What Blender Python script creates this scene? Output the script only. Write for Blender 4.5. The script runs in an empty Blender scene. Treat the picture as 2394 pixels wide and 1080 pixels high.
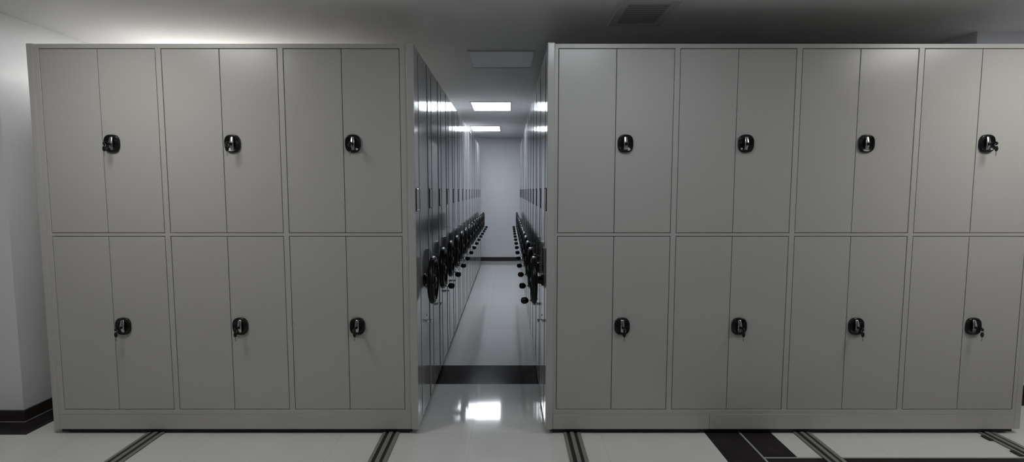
import bpy, bmesh, math
from mathutils import Vector, Matrix
C = bpy.context.scene.collection
PI = math.pi

# ------------------------------------------------------------------ materials
def mat(name, col, rough=.5, metal=0., spec=.5, noise=0., nscale=8., bump=0., bscale=3., rvar=0., coat=0.):
    m = bpy.data.materials.new(name); m.use_nodes = True
    nt = m.node_tree; b = nt.nodes['Principled BSDF']
    b.inputs['Base Color'].default_value = (*col, 1)
    b.inputs['Roughness'].default_value = rough
    b.inputs['Metallic'].default_value = metal
    b.inputs['Specular IOR Level'].default_value = spec
    b.inputs['Coat Weight'].default_value = coat
    if noise or bump or rvar:
        tc = nt.nodes.new('ShaderNodeTexCoord')
        if noise or rvar:
            n = nt.nodes.new('ShaderNodeTexNoise'); n.inputs['Scale'].default_value = nscale; n.inputs['Detail'].default_value = 5
            nt.links.new(tc.outputs['Object'], n.inputs['Vector'])
        if noise:
            r = nt.nodes.new('ShaderNodeMapRange')
            r.inputs['To Min'].default_value = 1-noise; r.inputs['To Max'].default_value = 1+noise
            nt.links.new(n.outputs['Fac'], r.inputs['Value'])
            v = nt.nodes.new('ShaderNodeVectorMath'); v.operation = 'SCALE'; v.inputs[0].default_value = col
            nt.links.new(r.outputs['Result'], v.inputs['Scale']); nt.links.new(v.outputs[0], b.inputs['Base Color'])
        if rvar:
            r2 = nt.nodes.new('ShaderNodeMapRange')
            r2.inputs['To Min'].default_value = max(.01, rough-rvar); r2.inputs['To Max'].default_value = rough+rvar
            nt.links.new(n.outputs['Fac'], r2.inputs['Value']); nt.links.new(r2.outputs['Result'], b.inputs['Roughness'])
        if bump:
            n2 = nt.nodes.new('ShaderNodeTexNoise'); n2.inputs['Scale'].default_value = bscale; n2.inputs['Detail'].default_value = 2
            nt.links.new(tc.outputs['Object'], n2.inputs['Vector'])
            bp = nt.nodes.new('ShaderNodeBump'); bp.inputs['Strength'].default_value = bump; bp.inputs['Distance'].default_value = .01
            nt.links.new(n2.outputs['Fac'], bp.inputs['Height']); nt.links.new(bp.outputs['Normal'], b.inputs['Normal'])
    return m

def emit(name, col, s):
    m = bpy.data.materials.new(name); m.use_nodes = True; nt = m.node_tree
    nt.nodes.remove(nt.nodes['Principled BSDF'])
    e = nt.nodes.new('ShaderNodeEmission'); e.inputs['Color'].default_value = (*col, 1); e.inputs['Strength'].default_value = s
    nt.links.new(e.outputs[0], nt.nodes['Material Output'].inputs['Surface'])
    return m

M = dict(
    wall=mat('wall_paint', (.80, .81, .84), .7, noise=.03, nscale=3, bump=.05, bscale=60),
    ceil=mat('ceiling_paint', (.80, .80, .81), .8, noise=.03, nscale=2),
    door=mat('door_enamel', (.457, .451, .433), .27, spec=.4, noise=.006, nscale=1.2, bump=.004, bscale=1.4),
    frame=mat('frame_enamel', (.47, .463, .443), .36, noise=.02, nscale=3),
    litedge=mat('lit_edge_enamel', (.46, .455, .44), .2, noise=.02, nscale=3),  # lighter copy of the panel enamel, light on its front edge put into colour
    panel=mat('end_panel_gloss_enamel', (.33, .33, .332), .09, spec=.6, noise=.03, nscale=4, bump=.004, bscale=2.5, rvar=.03, coat=.25),
    gapshade=mat('gap_shade_black', (.004, .004, .004), .9, spec=.03, noise=.1, nscale=40),  # black standing in for the shade in unit gaps and panel grooves
    inner=mat('hollow_shade', (.02, .02, .02), .8),  # near-black standing in for shade in hollows and under the units
    black=mat('black_plastic', (.008, .008, .008), .2, spec=.35, noise=.1, nscale=40),
    wheel=mat('black_wheel_bakelite', (.006, .006, .007), .26, spec=.3, noise=.1, nscale=30),
    chrome=mat('chrome', (.8, .8, .8), .1, 1., noise=.02, nscale=60),
    satin=mat('satin_chrome', (.5, .5, .5), .22, 1., noise=.03, nscale=90),
    rail=mat('rail_steel', (.26, .255, .245), .42, .25, noise=.15, nscale=25, rvar=.08),
    railgroove=mat('rail_groove', (.02, .019, .017), .6, noise=.2, nscale=30),
    base=mat('baseboard_stone', (.035, .03, .027), .3, noise=.2, nscale=18),
    dark=mat('dark_floor_tile', (.026, .023, .023), .16, spec=.04, noise=.35, nscale=9, rvar=.04),
    grout=mat('grout', (.33, .33, .32), .7, noise=.1, nscale=40),
    plain=mat('label_holder_plastic', (.33, .33, .33), .12, noise=.1, nscale=50),
    lampframe=mat('lamp_frame', (.6, .62, .65), .4, noise=.02),
    off=mat('unlit_diffuser', (.74, .76, .8), .35, noise=.02, nscale=2),
    vent=mat('vent_paint', (.42, .42, .42), .5, noise=.05),
)
LAMP_COOL = (.86, .925, 1.0)
LAMP_WARM = (1.0, .985, .95)

def floor_material():
    m = bpy.data.materials.new('polished_floor_tile'); m.use_nodes = True
    nt = m.node_tree; b = nt.nodes['Principled BSDF']
    tc = nt.nodes.new('ShaderNodeTexCoord')
    mp = nt.nodes.new('ShaderNodeMapping'); mp.inputs['Location'].default_value = (.23, .17, 0)
    nt.links.new(tc.outputs['Object'], mp.inputs['Vector'])
    br = nt.nodes.new('ShaderNodeTexBrick'); br.offset = 0
    br.inputs['Scale'].default_value = 1
    br.inputs['Brick Width'].default_value = .8; br.inputs['Row Height'].default_value = .8
    br.inputs['Mortar Size'].default_value = .0012; br.inputs['Mortar Smooth'].default_value = .1
    br.inputs['Color1'].default_value = (.655, .655, .635, 1); br.inputs['Color2'].default_value = (.68, .675, .655, 1)
    br.inputs['Mortar'].default_value = (.50, .50, .48, 1)
    nt.links.new(mp.outputs[0], br.inputs['Vector'])
    n = nt.nodes.new('ShaderNodeTexNoise'); n.inputs['Scale'].default_value = 3; n.inputs['Detail'].default_value = 6
    nt.links.new(tc.outputs['Object'], n.inputs['Vector'])
    r = nt.nodes.new('ShaderNodeMapRange'); r.inputs['To Min'].default_value = .95; r.inputs['To Max'].default_value = 1.05
    nt.links.new(n.outputs['Fac'], r.inputs['Value'])
    v = nt.nodes.new('ShaderNodeVectorMath'); v.operation = 'SCALE'
    nt.links.new(br.outputs['Color'], v.inputs[0]); nt.links.new(r.outputs['Result'], v.inputs['Scale'])
    nt.links.new(v.outputs[0], b.inputs['Base Color'])
    r2 = nt.nodes.new('ShaderNodeMapRange'); r2.inputs['To Min'].default_value = .02; r2.inputs['To Max'].default_value = .10
    nt.links.new(n.outputs['Fac'], r2.inputs['Value']); nt.links.new(r2.outputs['Result'], b.inputs['Roughness'])
    b.inputs['Specular IOR Level'].default_value = .6
    return m
M['floor'] = floor_material()

# ------------------------------------------------------------------ mesh helpers
def box(bm, x0, x1, y0, y1, z0, z1, bev=0., seg=2, mi=0):
    vs = [bm.verts.new((x, y, z)) for x in (x0, x1) for y in (y0, y1) for z in (z0, z1)]
    fs = [(0,1,3,2), (4,6,7,5), (0,4,5,1), (2,3,7,6), (0,2,6,4), (1,5,7,3)]
    faces = [bm.faces.new([vs[i] for i in f]) for f in fs]
    for f in faces: f.material_index = mi
    if bev > 0:
        es = list({e for f in faces for e in f.edges})
        bmesh.ops.bevel(bm, geom=es, offset=bev, segments=seg, affect='EDGES', profile=.5)
    return vs

def loft(bm, rings, cap0=True, cap1=True, closed=True, mi=0):
    R = [[bm.verts.new(p) for p in r] for r in rings]
    n = len(R[0])
    for a, b in zip(R, R[1:]):
        for i in range(n if closed else n-1):
            j = (i+1) % n
            f = bm.faces.new((a[i], a[j], b[j], b[i])); f.material_index = mi; f.smooth = True
    if cap0: bm.faces.new(list(reversed(R[0]))).material_index = mi
    if cap1: bm.faces.new(R[-1]).material_index = mi
    return R

def tube(bm, p, q, r, n=16, r2=None):
    p = Vector(p); q = Vector(q); d = (q-p).normalized()
    u = d.orthogonal().normalized(); w = d.cross(u)
    r2 = r if r2 is None else r2
    ring = lambda c, rr: [c + (u*math.cos(2*PI*i/n) + w*math.sin(2*PI*i/n))*rr for i in range(n)]
    loft(bm, [ring(p, r), ring(q, r2)])

def lathe_x(bm, cy, cz, prof, n=24):
    """profile of (x, r) turned about an axis along x"""
    rings = [[(x, cy + r*math.cos(2*PI*i/n), cz + r*math.sin(2*PI*i/n)) for i in range(n)] for x, r in prof]
    loft(bm, rings)

def torus_x(bm, cx, cy, cz, R, r, n=48, k=14, flat=1.0):
    V = [[bm.verts.new((cx + r*flat*math.sin(2*PI*j/k), cy + (R + r*math.cos(2*PI*j/k))*math.cos(2*PI*i/n),
          cz + (R + r*math.cos(2*PI*j/k))*math.sin(2*PI*i/n))) for j in range(k)] for i in range(n)]
    for i in range(n):
        for j in range(k):
            f = bm.faces.new((V[i][j], V[(i+1) % n][j], V[(i+1) % n][(j+1) % k], V[i][(j+1) % k])); f.smooth = True

def obj(name, bm, mats, parent=None, loc=None):
    bmesh.ops.recalc_face_normals(bm, faces=bm.faces[:])
    me = bpy.data.meshes.new(name); bm.to_mesh(me); bm.free()
    for m in (mats if isinstance(mats, (list, tuple)) else [mats]): me.materials.append(m)
    o = bpy.data.objects.new(name, me); C.objects.link(o)
    if loc is not None: o.location = loc
    if parent is not None: o.parent = parent
    return o

def tag(o, label, cat, group=None, kind=None):
    o['label'] = label; o['category'] = cat
    if group: o['group'] = group
    if kind: o['kind'] = kind
    return o

def thing(name, label, cat, loc, group=None):
    o = bpy.data.objects.new(name, None); C.objects.link(o); o.location = loc; o.empty_display_size = .1
    return tag(o, label, cat, group)

def struct(name, bm, m):
    o = obj(name, bm, m); o['kind'] = 'structure'; return o

def copy_tree(o, parent=None):
    c = o.copy(); C.objects.link(c); c.parent = parent
    for ch in list(o.children): copy_tree(ch, c)
    return c

# ------------------------------------------------------------------ dimensions
D = 3.02            # front plane of the shelving
PITCH = .515
NU = 14
H = 2.357
CL, CR = -.555, .229        # aisle faces of the end panels
W, G = .6808, .0315         # door opening and stile
XL, XR = -.6366, .293       # inner edges of the openings next to the aisle
ZC = 2.61
YB = 10.72
LX, LY = -3.17, 3.20        # left pillar corner
RX, RY = 3.27, 3.62         # right pillar corner
Z0 = .031                   # underside of the shelving skin

# ------------------------------------------------------------------ room
def build_room():
    # floor: grid of faces, dark border tiles and their grout as faces of the same slab
    xs = [-4.6, -3.9, LX+.012, LX+.020, LX+.19, 1.218, 1.222, 1.436, 1.448, 1.636, 1.640, RX-.19, 4.6]
    ys = [-6.5, 2.30, 2.735, 2.747, LY-.19, LY-.020, LY-.012, RY-.19, 3.826, 3.83, 4.25, 4.254, YB+.1]
    bm = bmesh.new()
    V = {}
    for i, x in enumerate(xs):
        for j, y in enumerate(ys):
            V[i, j] = bm.verts.new((x, y, 0))
    for i in range(len(xs)-1):
        for j in range(len(ys)-1):
            cx = (xs[i]+xs[i+1])/2; cy = (ys[j]+ys[j+1])/2
            k = 0
            if 1.222 < cx < 1.636 and cy < 3.826: k = 1
            if cx > 1.448 and 2.30 < cy < 2.735: k = 1
            if 1.436 < cx < 1.448 and 2.30 < cy < 3.826: k = 2
            if cx > 1.448 and 2.735 < cy < 2.747: k = 2
            if 3.83 < cy < 4.25: k = 1
            if cx < LX+.19 and LY-.19 < cy < 3.83 : k = 1
            if cx > RX-.19 and RY-.19 < cy < 3.83: k = 1
            if (LX+.012 < cx < LX+.020 and LY-.020 < cy < 3.83) or (cx < LX+.012 and LY-.020 < cy < LY-.012): k = 2
            if 3.826 < cy < 3.83 or 4.25 < cy < 4.254: k = 2
            f = bm.faces.new((V[i, j], V[i+1, j], V[i+1, j+1], V[i, j+1])); f.material_index = k
    r = bmesh.ops.extrude_face_region(bm, geom=bm.faces[:])
    for v in [g for g in r['geom'] if isinstance(g, bmesh.types.BMVert)]: v.co.z -= .1
    struct('floor', bm, [M['floor'], M['dark'], M['grout']])
    bm = bmesh.new(); box(bm, -4.7, 4.7, -6.6, YB+.15, ZC, ZC+.1); struct('ceiling', bm, M['ceil'])
    bm = bmesh.new(); box(bm, -4.6, LX, LY, YB, 0, ZC); struct('wall_left', bm, M['wall'])
    bm = bmesh.new(); box(bm, RX, 4.6, RY, YB, 0, ZC); struct('wall_right', bm, M['wall'])
    bm = bmesh.new(); box(bm, -4.6, 4.6, YB, YB+.15, 0, ZC); struct('wall_back', bm, M['wall'])
    bm = bmesh.new(); box(bm, -4.7, -4.6, -6.6, LY+.2, 0, ZC); struct('wall_front_left_side', bm, M['wall'])
    bm = bmesh.new(); box(bm, 4.6, 4.7, -6.6, RY+.2, 0, ZC); struct('wall_front_right_side', bm, M['wall'])
    bm = bmesh.new(); box(bm, -4.6, 4.6, -6.6, -6.5, 0, ZC); struct('wall_front', bm, M['wall'])
    # skirting: 75 mm dark stone, 12 mm proud
    bm = bmesh.new()
    box(bm, -4.6, LX+.012, LY-.012, LY, 0, .075, .003, 1); box(bm, LX, LX+.012, LY, YB, 0, .075, .003, 1)
    struct('baseboard_left', bm, M['base'])
    bm = bmesh.new()
    box(bm, RX-.012, 4.6, RY-.012, RY, 0, .075, .003, 1); box(bm, RX-.012, RX, RY, YB, 0, .075, .003, 1)
    struct('baseboard_right', bm, M['base'])
    bm = bmesh.new(); box(bm, LX+.012, RX-.012, YB-.012, YB, 0, .085, .003, 1); struct('baseboard_back', bm, M['base'])
build_room()

# ------------------------------------------------------------------ floor rails
def rail(x, label, clamps=False):
    t = thing('floor_rail', label, 'rail', (x, 0, 0), 'steel floor rails under the shelving')
    y0, y1 = -2.6, 10.4
    bm = bmesh.new()
    box(bm, -.052, .052, y0, y1, 0, .003, .001, 1)
    obj('groove_bed', bm, M['railgroove'], t)
    bm = bmesh.new()
    for a, b, h in ((-.052, -.034, .008), (-.013, .011, .010), (.029, .052, .008)):
        box(bm, a, b, y0, y1, .002, h, .0015, 1)
    obj('track_strip', bm, M['rail'], t)
    if clamps:
        for y in (2.50, 2.78, 2.96):
            bm = bmesh.new(); box(bm, -.078, -.050, y-.03, y+.03, 0, .009, .004, 2)
            obj('anchor_clip', bm, M['railgroove'], t)
    return t
rail(-2.19, 'steel floor rail emerging beneath the three-bay shelving, nearest the left pillar')
rail(-.728, 'steel floor rail emerging under the aisle end of the three-bay shelving')
rail(.395, 'steel floor rail emerging under the aisle end of the four-bay shelving')
rail(1.825, 'steel floor rail beside the dark floor tiles under the four-bay shelving')
rail(2.975, 'steel floor rail with dark anchor clips along its edge, nearest the right wall', True)

# ------------------------------------------------------------------ shelving parts
def handwheel(t, s, folded=False):
    """s=+1: wheel sits on the +x side of the panel (left row); origin at panel face / unit front"""
    cy, cz = .262, .92
    px = lambda d: s*d
    bm = bmesh.new()
    torus_x(bm, px(.062), cy, cz, .138, .0195, flat=.95)
    lathe_x(bm, cy, cz, [(px(.0), .040), (px(.010), .040), (px(.014), .027), (px(.048), .025), (px(.056), .034), (px(.074), .032), (px(.080), .018)])
    for k in range(3):
        a = -PI/2 + k*2*PI/3
        d = Vector((0, math.cos(a), math.sin(a))); w = Vector((0, -d.z, d.y)); xx = Vector((s, 0, 0))
        rings = []
        for rr, ww, hh, off in ((.024, .030, .012, .064), (.06, .025, .010, .060), (.10, .024, .010, .060), (.132, .030, .012, .062)):
            c = Vector((0, cy, cz)) + d*rr + xx*off
            rings.append([c + w*ww*math.cos(2*PI*i/12) + xx*hh*math.sin(2*PI*i/12) for i in range(12)])
        loft(bm, rings)
    hw = obj('handwheel', bm, M['wheel'], t)
    zc = cz - .138
    bm = bmesh.new()
    if folded:
        tube(bm, (px(.074), cy, zc), (px(.092), cy, zc), .0075)
        lathe_x(bm, cy, zc, [(px(.088), .0075), (px(.091), .011), (px(.097), .011), (px(.100), .006)])
    else:
        tube(bm, (px(.074), cy, zc), (px(.100), cy, zc), .006)
    obj('crank_rod', bm, M['chrome'], hw)
    if not folded:
        bm = bmesh.new()
        lathe_x(bm, cy, zc, [(px(.096), .004), (px(.098), .011), (px(.104), .017), (px(.114), .022), (px(.126), .0235), (px(.137), .021), (px(.144), .014), (px(.147), .005)])
        obj('crank_knob', bm, M['wheel'], hw)
    bm = bmesh.new()
    lathe_x(bm, cy, cz, [(px(.079), .014), (px(.083), .013), (px(.085), .008)])
    obj('hub_cap', bm, M['satin'], hw)

def end_fittings(t, s, x_face, folded=False):
    """end panel towards the aisle with label holder, handwheel, lock; x_face = aisle face in local x"""
    e = bpy.data.objects.new('tmp', None)
    T = .043
    bm = bmesh.new()
    xa, xb = sorted((x_face, x_face - s*T))
    box(bm, xa, xb, -.004, .470, Z0, H+.006, .009, 3)
    o = obj('end_panel', bm, M['panel'], t)
    bm = bmesh.new()
    box(bm, xa-.0006, xb+.0006, -.0085, .006, Z0-.0005, H+.0065, .0055, 3)  # thin cover that paints the panel's front edge as lit
    obj('lit_front_edge', bm, M['litedge'], o)
    # grooves and flange: a shallow stamped seam
    bm = bmesh.new()
    xa, xb = sorted((x_face - s*.001, x_face + s*.0022))
    box(bm, xa, xb, .142, .440, .10, H-.06, .0018, 1)
    obj('inset_panel', bm, M['panel'], o)
    bm = bmesh.new()
    xa, xb = sorted((x_face - s*.003, x_face - s*.04))
    box(bm, xa, xb, .4705, .506, Z0+.004, H, .004, 2)  # black strip filling the gap to the next unit, as painted shade
    obj('unit_gap_shade', bm, M['gapshade'], t)
    bm = bmesh.new()
    xa, xb = sorted((x_face - s*.001, x_face + s*.0008))
    box(bm, xa, xb, .1365, .1415, .05, H-.03)  # flat black inlay, painted shade of a groove
    obj('seam', bm, M['gapshade'], o)
    def shift(k):
        for ch in [c for c in t.children if c.name.split('.')[0] in k and not c.get('moved')]:
            ch.location.x = x_face; ch['moved'] = 1
    handwheel(t, s, folded)
    # label holder: tray with raised black edges
    bm = bmesh.new()
    xa, xb = sorted((0, s*.004)); box(bm, xa, xb, .018, .132, 1.385, 1.515, .001, 1)
    lh = obj('label_holder', bm, M['plain'], t)
    bm = bmesh.new()
    xa, xb = sorted((0, s*.0055))
    for a, b in ((.012, .024), (.126, .138)): box(bm, xa, xb, a, b, 1.380, 1.520, .002, 1)
    xa, xb = sorted((0, s*.0052)); box(bm, xa, xb, .020, .130, 1.380, 1.387, .002, 1)
    obj('holder_edge', bm, M['black'], lh)
    # anti-tip lock
    bm = bmesh.new()
    lathe_x(bm, .375, .617, [(0, .014), (s*.004, .014), (s*.006, .0095), (s*.022, .0085), (s*.024, .0125), (s*.033, .0125), (s*.036, .009)], 20)
    lk = obj('panel_lock', bm, M['chrome'], t)
    bm = bmesh.new()
    lathe_x(bm, .345, .662, [(0, .008), (s*.003, .008), (s*.005, .006)], 16)
    obj('indicator_button', bm, M['satin'], lk)
    shift(('handwheel', 'label_holder', 'panel_lock'))
    for c in t.children:
        if 'moved' in c: del c['moved']
    bpy.data.objects.remove(e)

def squircle(cx, cz, a, b, y, n=40, p=2.7):
    out = []
    for i in range(n):
        t = 2*PI*i/n; c, s_ = math.cos(t), math.sin(t)
        out.append((cx + a*math.copysign(abs(c)**(2/p), c), y, cz + b*math.copysign(abs(s_)**(2/p), s_)))
    return out

def lock_plate(door, x, z, yf):
    """black oval escutcheon with dished bowl and chrome paddle; yf = face of the door"""
    bm = bmesh.new()
    prof = [(1.0, 0), (1.0, -.008), (.97, -.012), (.90, -.0145), (.84, -.0135)] + [(k/20, -.0015-.0120*(k/16.8)**2) for k in (16, 14, 12, 10, 8, 6, 4, 2)]
    loft(bm, [squircle(x, z, .0465*k, .053*k, yf+d) for k, d in prof])
    lp = obj('lock_plate', bm, M['black'], door)
    bm = bmesh.new()   # paddle: upper half leaning up to the lamps, lower half leaning down
    prof = [(.042, .0065, -.008), (.040, .0085, -.0125), (.036, .0095, -.0145), (.006, .0115, -.0225), (.001, .0115, -.0228), (-.006, .0112, -.0222), (-.034, .009, -.013), (-.038, .008, -.011), (-.040, .006, -.007)]
    rings = []
    for dz, hw, dy in prof:
        ring = [(x-hw, yf-.002, z+dz)]
        for q in range(9):
            u = -1 + q/4
            ring.append((x+hw*u, yf+dy+.0026*u*u*(1 if abs(dy) > .01 else .5), z+dz))
        ring.append((x+hw, yf-.002, z+dz))
        rings.append(ring)
    loft(bm, rings)
    obj('paddle_handle', bm, M['satin'], door)
    bm = bmesh.new()   # lock cylinder
    n = 20
    ring = lambda r, y: [(x + r*math.cos(2*PI*i/n), y, z-.004 + r*math.sin(2*PI*i/n)) for i in range(n)]
    loft(bm, [ring(.0085, yf-.015), ring(.0085, yf-.0255), ring(.0075, yf-.027)])
    obj('lock_cylinder', bm, M['black'], door)



Z_T1, Z_T0 = 2.331, 1.249      # upper row opening
Z_B1, Z_B0 = 1.231, .155       # lower row opening

def front_unit(name, label, cat, group, s, opens, x_out, x_in, kicks, folded):
    """s=+1 left row (aisle on +x side). opens: list of (x0,x1) openings; x_out far end; x_in inner end-panel back"""
    t = thing(name, label, cat, (0, D, 0), group)
    T = .043
    xa, xb = sorted((x_in, x_out))
    # carcass: rear box, frame members at the front, dark sheets painting the shade behind the door gaps
    bm = bmesh.new()
    box(bm, xa, xb, .030, .465, .10, H-.004)
    for x0, x1 in ((xa, xb),):
        box(bm, x0, x1, 0, .032, Z_T1, H, .002, 1)
        box(bm, x0, x1, .0008, .032, Z_T0-.018, Z_T0, .001, 1)
        box(bm, x0, x1, 0, .032, .127, Z_B0, .001, 1)
    edges = [xa] + [v for o in opens for v in o] + [xb]
    for i in range(0, len(edges), 2):
        box(bm, edges[i], edges[i+1], .0004, .032, .127, Z_T1+.002, .0012, 1)
    obj('carcass', bm, M['frame'], t)
    bm = bmesh.new()
    for x0, x1 in opens:
        box(bm, x0+.0005, x1-.0005, .026, .0295, Z_B0+.0005, Z_B1-.0005); box(bm, x0+.0005, x1-.0005, .026, .0295, Z_T0+.0005, Z_T1-.0005)  # near-black sheets, painted shade of the carcass interior
    obj('door_gap_shade', bm, M['inner'], t)
    bm = bmesh.new()
    box(bm, xa+.001, xb-.001, .012, .45, .011, .0305); box(bm, xa+.01, xb-.01, .045, .45, .030, .10)  # carriage, its black front slab brought forward as shade under the kickplate
    obj('carriage', bm, M['inner'], t)
    for k0, k1 in kicks:
        bm = bmesh.new(); box(bm, k0, k1, 0, .03, Z0, .126, .0015, 1)
        obj('kickplate', bm, M['frame'], t)
    # outer side panel
    bm = bmesh.new(); o0, o1 = sorted((x_out, x_out - s*.038)); box(bm, o0, o1, 0, .470, Z0, H+.003, .004, 2)
    obj('side_panel', bm, M['frame'], t)
    g = .0035
    for x0, x1 in opens:
        c = (x0+x1)/2
        for za, zb, zl in ((Z_T0, Z_T1, 1.781), (Z_B0, Z_B1, .681)):
            for kx, (a, b) in enumerate(((x0+g, c-.0018), (c+.0018, x1-g))):
                bm = bmesh.new(); box(bm, a, b, .0015, .024, za+g, zb-g, .0015, 2)
                d = obj('door', bm, M['door'], t)
                if kx == 1: lock_plate(d, c+.0585, zl, .0015)
    end_fittings(t, s, CL if s > 0 else CR, folded)
    return t

L_opens = [(XL-(2-b)*(W+G)-W, XL-(2-b)*(W+G)) for b in range(3)]
R_opens = [(XR+b*(W+G), XR+b*(W+G)+W) for b in range(4)]
GRP_L = 'mobile shelving units left of the aisle'
GRP_R = 'mobile shelving units right of the aisle'
xoL, xoR = L_opens[0][0]-.034, R_opens[-1][1]+.02
front_unit('mobile_shelving_unit', 'grey steel shelving unit with three bays of locked double doors, left of the aisle',
           'shelving unit', GRP_L, 1, L_opens, xoL, CL-.043, [(xoL, CL-.0445)], True)
front_unit('mobile_shelving_unit', 'grey steel shelving unit with four bays of locked double doors, right of the aisle',
           'shelving unit', GRP_R, -1, R_opens, xoR, CR+.043, [(CR+.0445, 1.243), (1.245, xoR)], False)

def rear_unit(s, label, group, i):
    xf = CL if s > 0 else CR
    xi = xf - s*.043
    xo = (xoL-.038) if s > 0 else (xoR+.038)
    t = thing('mobile_shelving_unit', label, 'shelving unit', (0, D+PITCH*i, 0), group)
    a, b = sorted((xi, xo))
    bm = bmesh.new(); box(bm, a, b, 0, .465, .06, H, .002, 1); obj('carcass', bm, M['frame'], t)
    bm = bmesh.new(); box(bm, a+.02, b-.02, .06, .42, .011, .06); obj('carriage', bm, M['inner'], t)
    end_fittings(t, s, xf)
    return t

ORD = ['nearest', 'second', 'third', 'fourth', 'fifth', 'sixth', 'seventh', 'eighth', 'ninth', 'tenth', 'eleventh', 'twelfth', 'thirteenth', 'fourteenth']
for s, side, grp in ((1, 'left', GRP_L), (-1, 'right', GRP_R)):
    proto = None
    for i in range(1, NU):
        if i == NU-1:
            lab = f'grey shelving unit with black handwheel, farthest back along the {side} side of the aisle'
        else:
            lab = f'grey shelving unit with black handwheel, {ORD[i]} from the front, {side} side of the aisle'
        if proto is None:
            proto = u = rear_unit(s, lab, grp, i)
        else:
            u = copy_tree(proto); u.location.y = D+PITCH*i; u['label'] = lab

# ------------------------------------------------------------------ keys left in the locks
def key_mesh(spare):
    yf = -.0285
    t = thing('cabinet_key', 'x', 'key', (0, 0, 0), 'keys left in the door locks')
    bm = bmesh.new()
    # blade going into the cylinder, shoulder and oval plastic bow
    box(bm, -.0012, .0012, yf-.020, yf+.004, -.0035, .0035, .0005, 1)
    obj('blade', bm, M['satin'], t)
    def bow(cy, cz, ry, rz, hx, bm):
        rings = []
        for x, k in ((-hx, .86), (-hx*.6, 1), (hx*.6, 1), (hx, .86)):
            rings.append([(x, cy+ry*k*math.cos(2*PI*i/20), cz+rz*k*math.sin(2*PI*i/20)) for i in range(20)])
        loft(bm, rings)
    bm = bmesh.new(); bow(yf-.029, 0, .015, .011, .0042, bm); obj('bow', bm, M['black'], t)
    if spare:
        bm = bmesh.new()
        yk = yf-.037
        n = 20
        rr = lambda a: Vector((0, yk+.001, -.009)) + Vector((math.sin(a)*.010, 0, math.cos(a)*.010))
        for i in range(n): tube(bm, rr(2*PI*i/n), rr(2*PI*(i+1)/n), .0009, 6)
        obj('key_ring', bm, M['satin'], t)
        bm = bmesh.new()
        rings = []
        for y, k in ((yk-.0032, .86), (yk-.002, 1), (yk+.002, 1), (yk+.0032, .86)):
            rings.append([(.0095*k*math.cos(2*PI*i/20), y, -.031+.0155*k*math.sin(2*PI*i/20)) for i in range(20)])
        loft(bm, rings)
        sp = obj('spare_key', bm, M['black'], t)
        bm = bmesh.new(); box(bm, -.003, .003, yk-.001, yk+.001, -.072, -.044, .0004, 1); obj('spare_blade', bm, M['rail'], sp)
    return t
proto_a = key_mesh(True); proto_b = key_mesh(False)
BAYS = [('three-bay unit, bay by the left pillar', L_opens[0]), ('three-bay unit, middle bay', L_opens[1]), ('three-bay unit, bay nearest the aisle', L_opens[2]),
        ('four-bay unit, bay nearest the aisle', R_opens[0]), ('four-bay unit, second bay from aisle', R_opens[1]),
        ('four-bay unit, third bay from aisle', R_opens[2]), ('four-bay unit, bay farthest from aisle', R_opens[3])]
used = set()
spec = {(0, 1): 'a', (1, 1): 'a', (2, 1): 'a', (3, 1): 'b', (6, 1): 'a', (0, 0): 'a', (1, 0): 'a', (2, 0): 'a', (3, 0): 'a', (4, 0): 'a', (5, 0): 'a', (6, 0): 'a'}
for (b, up), kd in spec.items():
    src = proto_a if kd == 'a' else proto_b
    if kd in used: k = copy_tree(src)
    else: k = src; used.add(kd)
    x0, x1 = BAYS[b][1]
    k.location = ((x0+x1)/2+.0585, D+.0015, (1.781 if up else .681)-.004)
    k['label'] = 'black-headed key in the %s door lock of the %s' % ('upper' if up else 'lower', BAYS[b][0])

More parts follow.
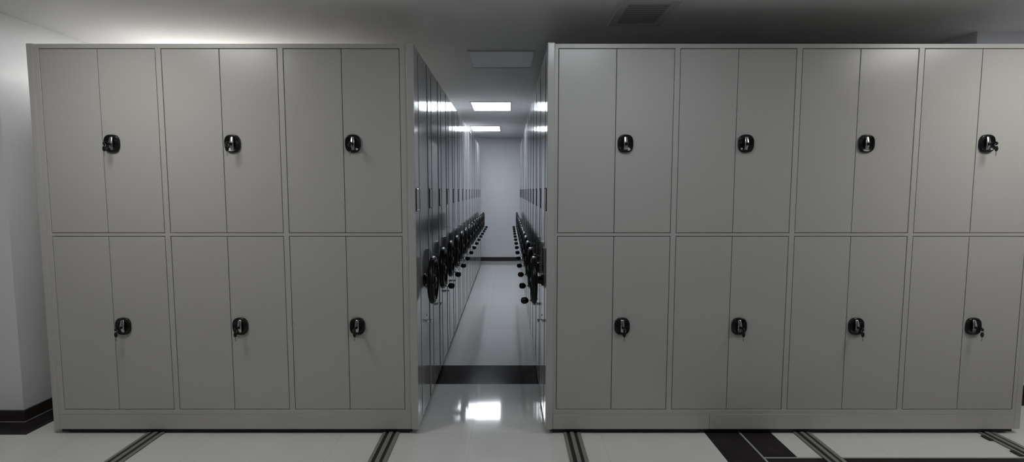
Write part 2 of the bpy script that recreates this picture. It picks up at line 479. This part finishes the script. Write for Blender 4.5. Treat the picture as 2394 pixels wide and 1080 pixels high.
# ------------------------------------------------------------------ ceiling panels
LAMPS = [ # x, y, strength, colour, label
    (-.06, 4.37, 0, None, 'unlit pale square ceiling light panel over the near end of aisle'),
    (-.22, 6.74, 20, LAMP_COOL, 'bright ceiling light panel over the aisle, nearer of the two lit ones'),
    (-.40, 9.14, 20, LAMP_COOL, 'bright ceiling light panel over the aisle, near the back wall'),
    (-2.4, 4.62, 72, LAMP_WARM, 'lit ceiling light panel just behind the top of three-bay shelving'),
    (-2.05, 2.05, 15, LAMP_WARM, 'lit ceiling light panel in front of the three-bay shelving'),
    (3.05, 2.05, 19, LAMP_WARM, 'lit ceiling light panel in front of the four-bay shelving'),
    (.50, 2.05, 8.5, (.90, .945, 1.0), 'lit ceiling light panel before the aisle mouth'),
]
ems = {}
for x, y, s, col, lab in LAMPS:
    t = thing('ceiling_light', lab, 'ceiling light', (x, y, ZC), 'square ceiling light panels')
    hx, hy = (.27, .275) if s == 0 else (.262, .345)
    bm = bmesh.new()
    w = .016
    for a, b, c, d in ((-hx, hx, -hy, -hy+w), (-hx, hx, hy-w, hy), (-hx, -hx+w, -hy+w, hy-w), (hx-w, hx, -hy+w, hy-w)):
        box(bm, a, b, c, d, -.012, 0, .002, 1)
    obj('frame', bm, M['lampframe'], t)
    bm = bmesh.new(); box(bm, -hx+w, hx-w, -hy+w, hy-w, -.008, -.001)
    if s == 0: m = M['off']
    else:
        key = (s, col)
        if key not in ems: ems[key] = emit('lamp_diffuser_%d' % len(ems), col, s)
        m = ems[key]
    obj('diffuser', bm, m, t)

# ------------------------------------------------------------------ air vent
t = thing('air_vent', 'dark louvred air vent grille in the ceiling above the four-bay shelving', 'air vent', (.835, 3.25, ZC))
hx, hy, w = .175, .23, .05
bm = bmesh.new()
for a, b, c, d in ((-hx, hx, -hy, -hy+w), (-hx, hx, hy-w, hy), (-hx, -hx+w, -hy+w, hy-w), (hx-w, hx, -hy+w, hy-w)):
    box(bm, a, b, c, d, -.014, 0, .004, 2)
obj('frame', bm, M['lampframe'], t)
bm = bmesh.new(); box(bm, -hx+w, hx-w, -hy+w, hy-w, -.0015, -.0005); obj('duct_shade', bm, M['inner'], t)  # flat near-black sheet, painted shade of the duct behind the slats
for k in range(10):
    bm = bmesh.new()
    y = -hy+w+.02 + k*(2*(hy-w)-.04)/9
    vs = box(bm, -hx+w-.002, hx-w+.002, y-.0065, y+.0065, -.0105, -.008)
    for v in vs: v.co.z += (v.co.y-y)*-.35
    obj('slat', bm, M['vent'], t)

# ------------------------------------------------------------------ world, camera, view
w = bpy.data.worlds.new('world'); bpy.context.scene.world = w; w.use_nodes = True
w.node_tree.nodes['Background'].inputs['Color'].default_value = (.0, .0, .0, 1)
w.node_tree.nodes['Background'].inputs['Strength'].default_value = 0
cam = bpy.data.cameras.new('camera'); co = bpy.data.objects.new('camera', cam); C.objects.link(co)
f_px = 1180.67
cam.sensor_width = 36; cam.sensor_fit = 'HORIZONTAL'; cam.lens = f_px/2394*36
cam.shift_x = (1197-1188.5)/2394
co.location = (0, 0, 1.505); co.rotation_euler = (PI/2-.0802, 0, 0)
cam.clip_start = .02
sc = bpy.context.scene; sc.camera = co
sc.view_settings.view_transform = 'Standard'; sc.view_settings.look = 'None'
sc.view_settings.gamma = 1; sc.view_settings.use_curve_mapping = False
sc.view_settings.exposure = 0.08
sc.cycles.use_denoising = True
sc.cycles.max_bounces = 12; sc.cycles.diffuse_bounces = 6; sc.cycles.glossy_bounces = 8
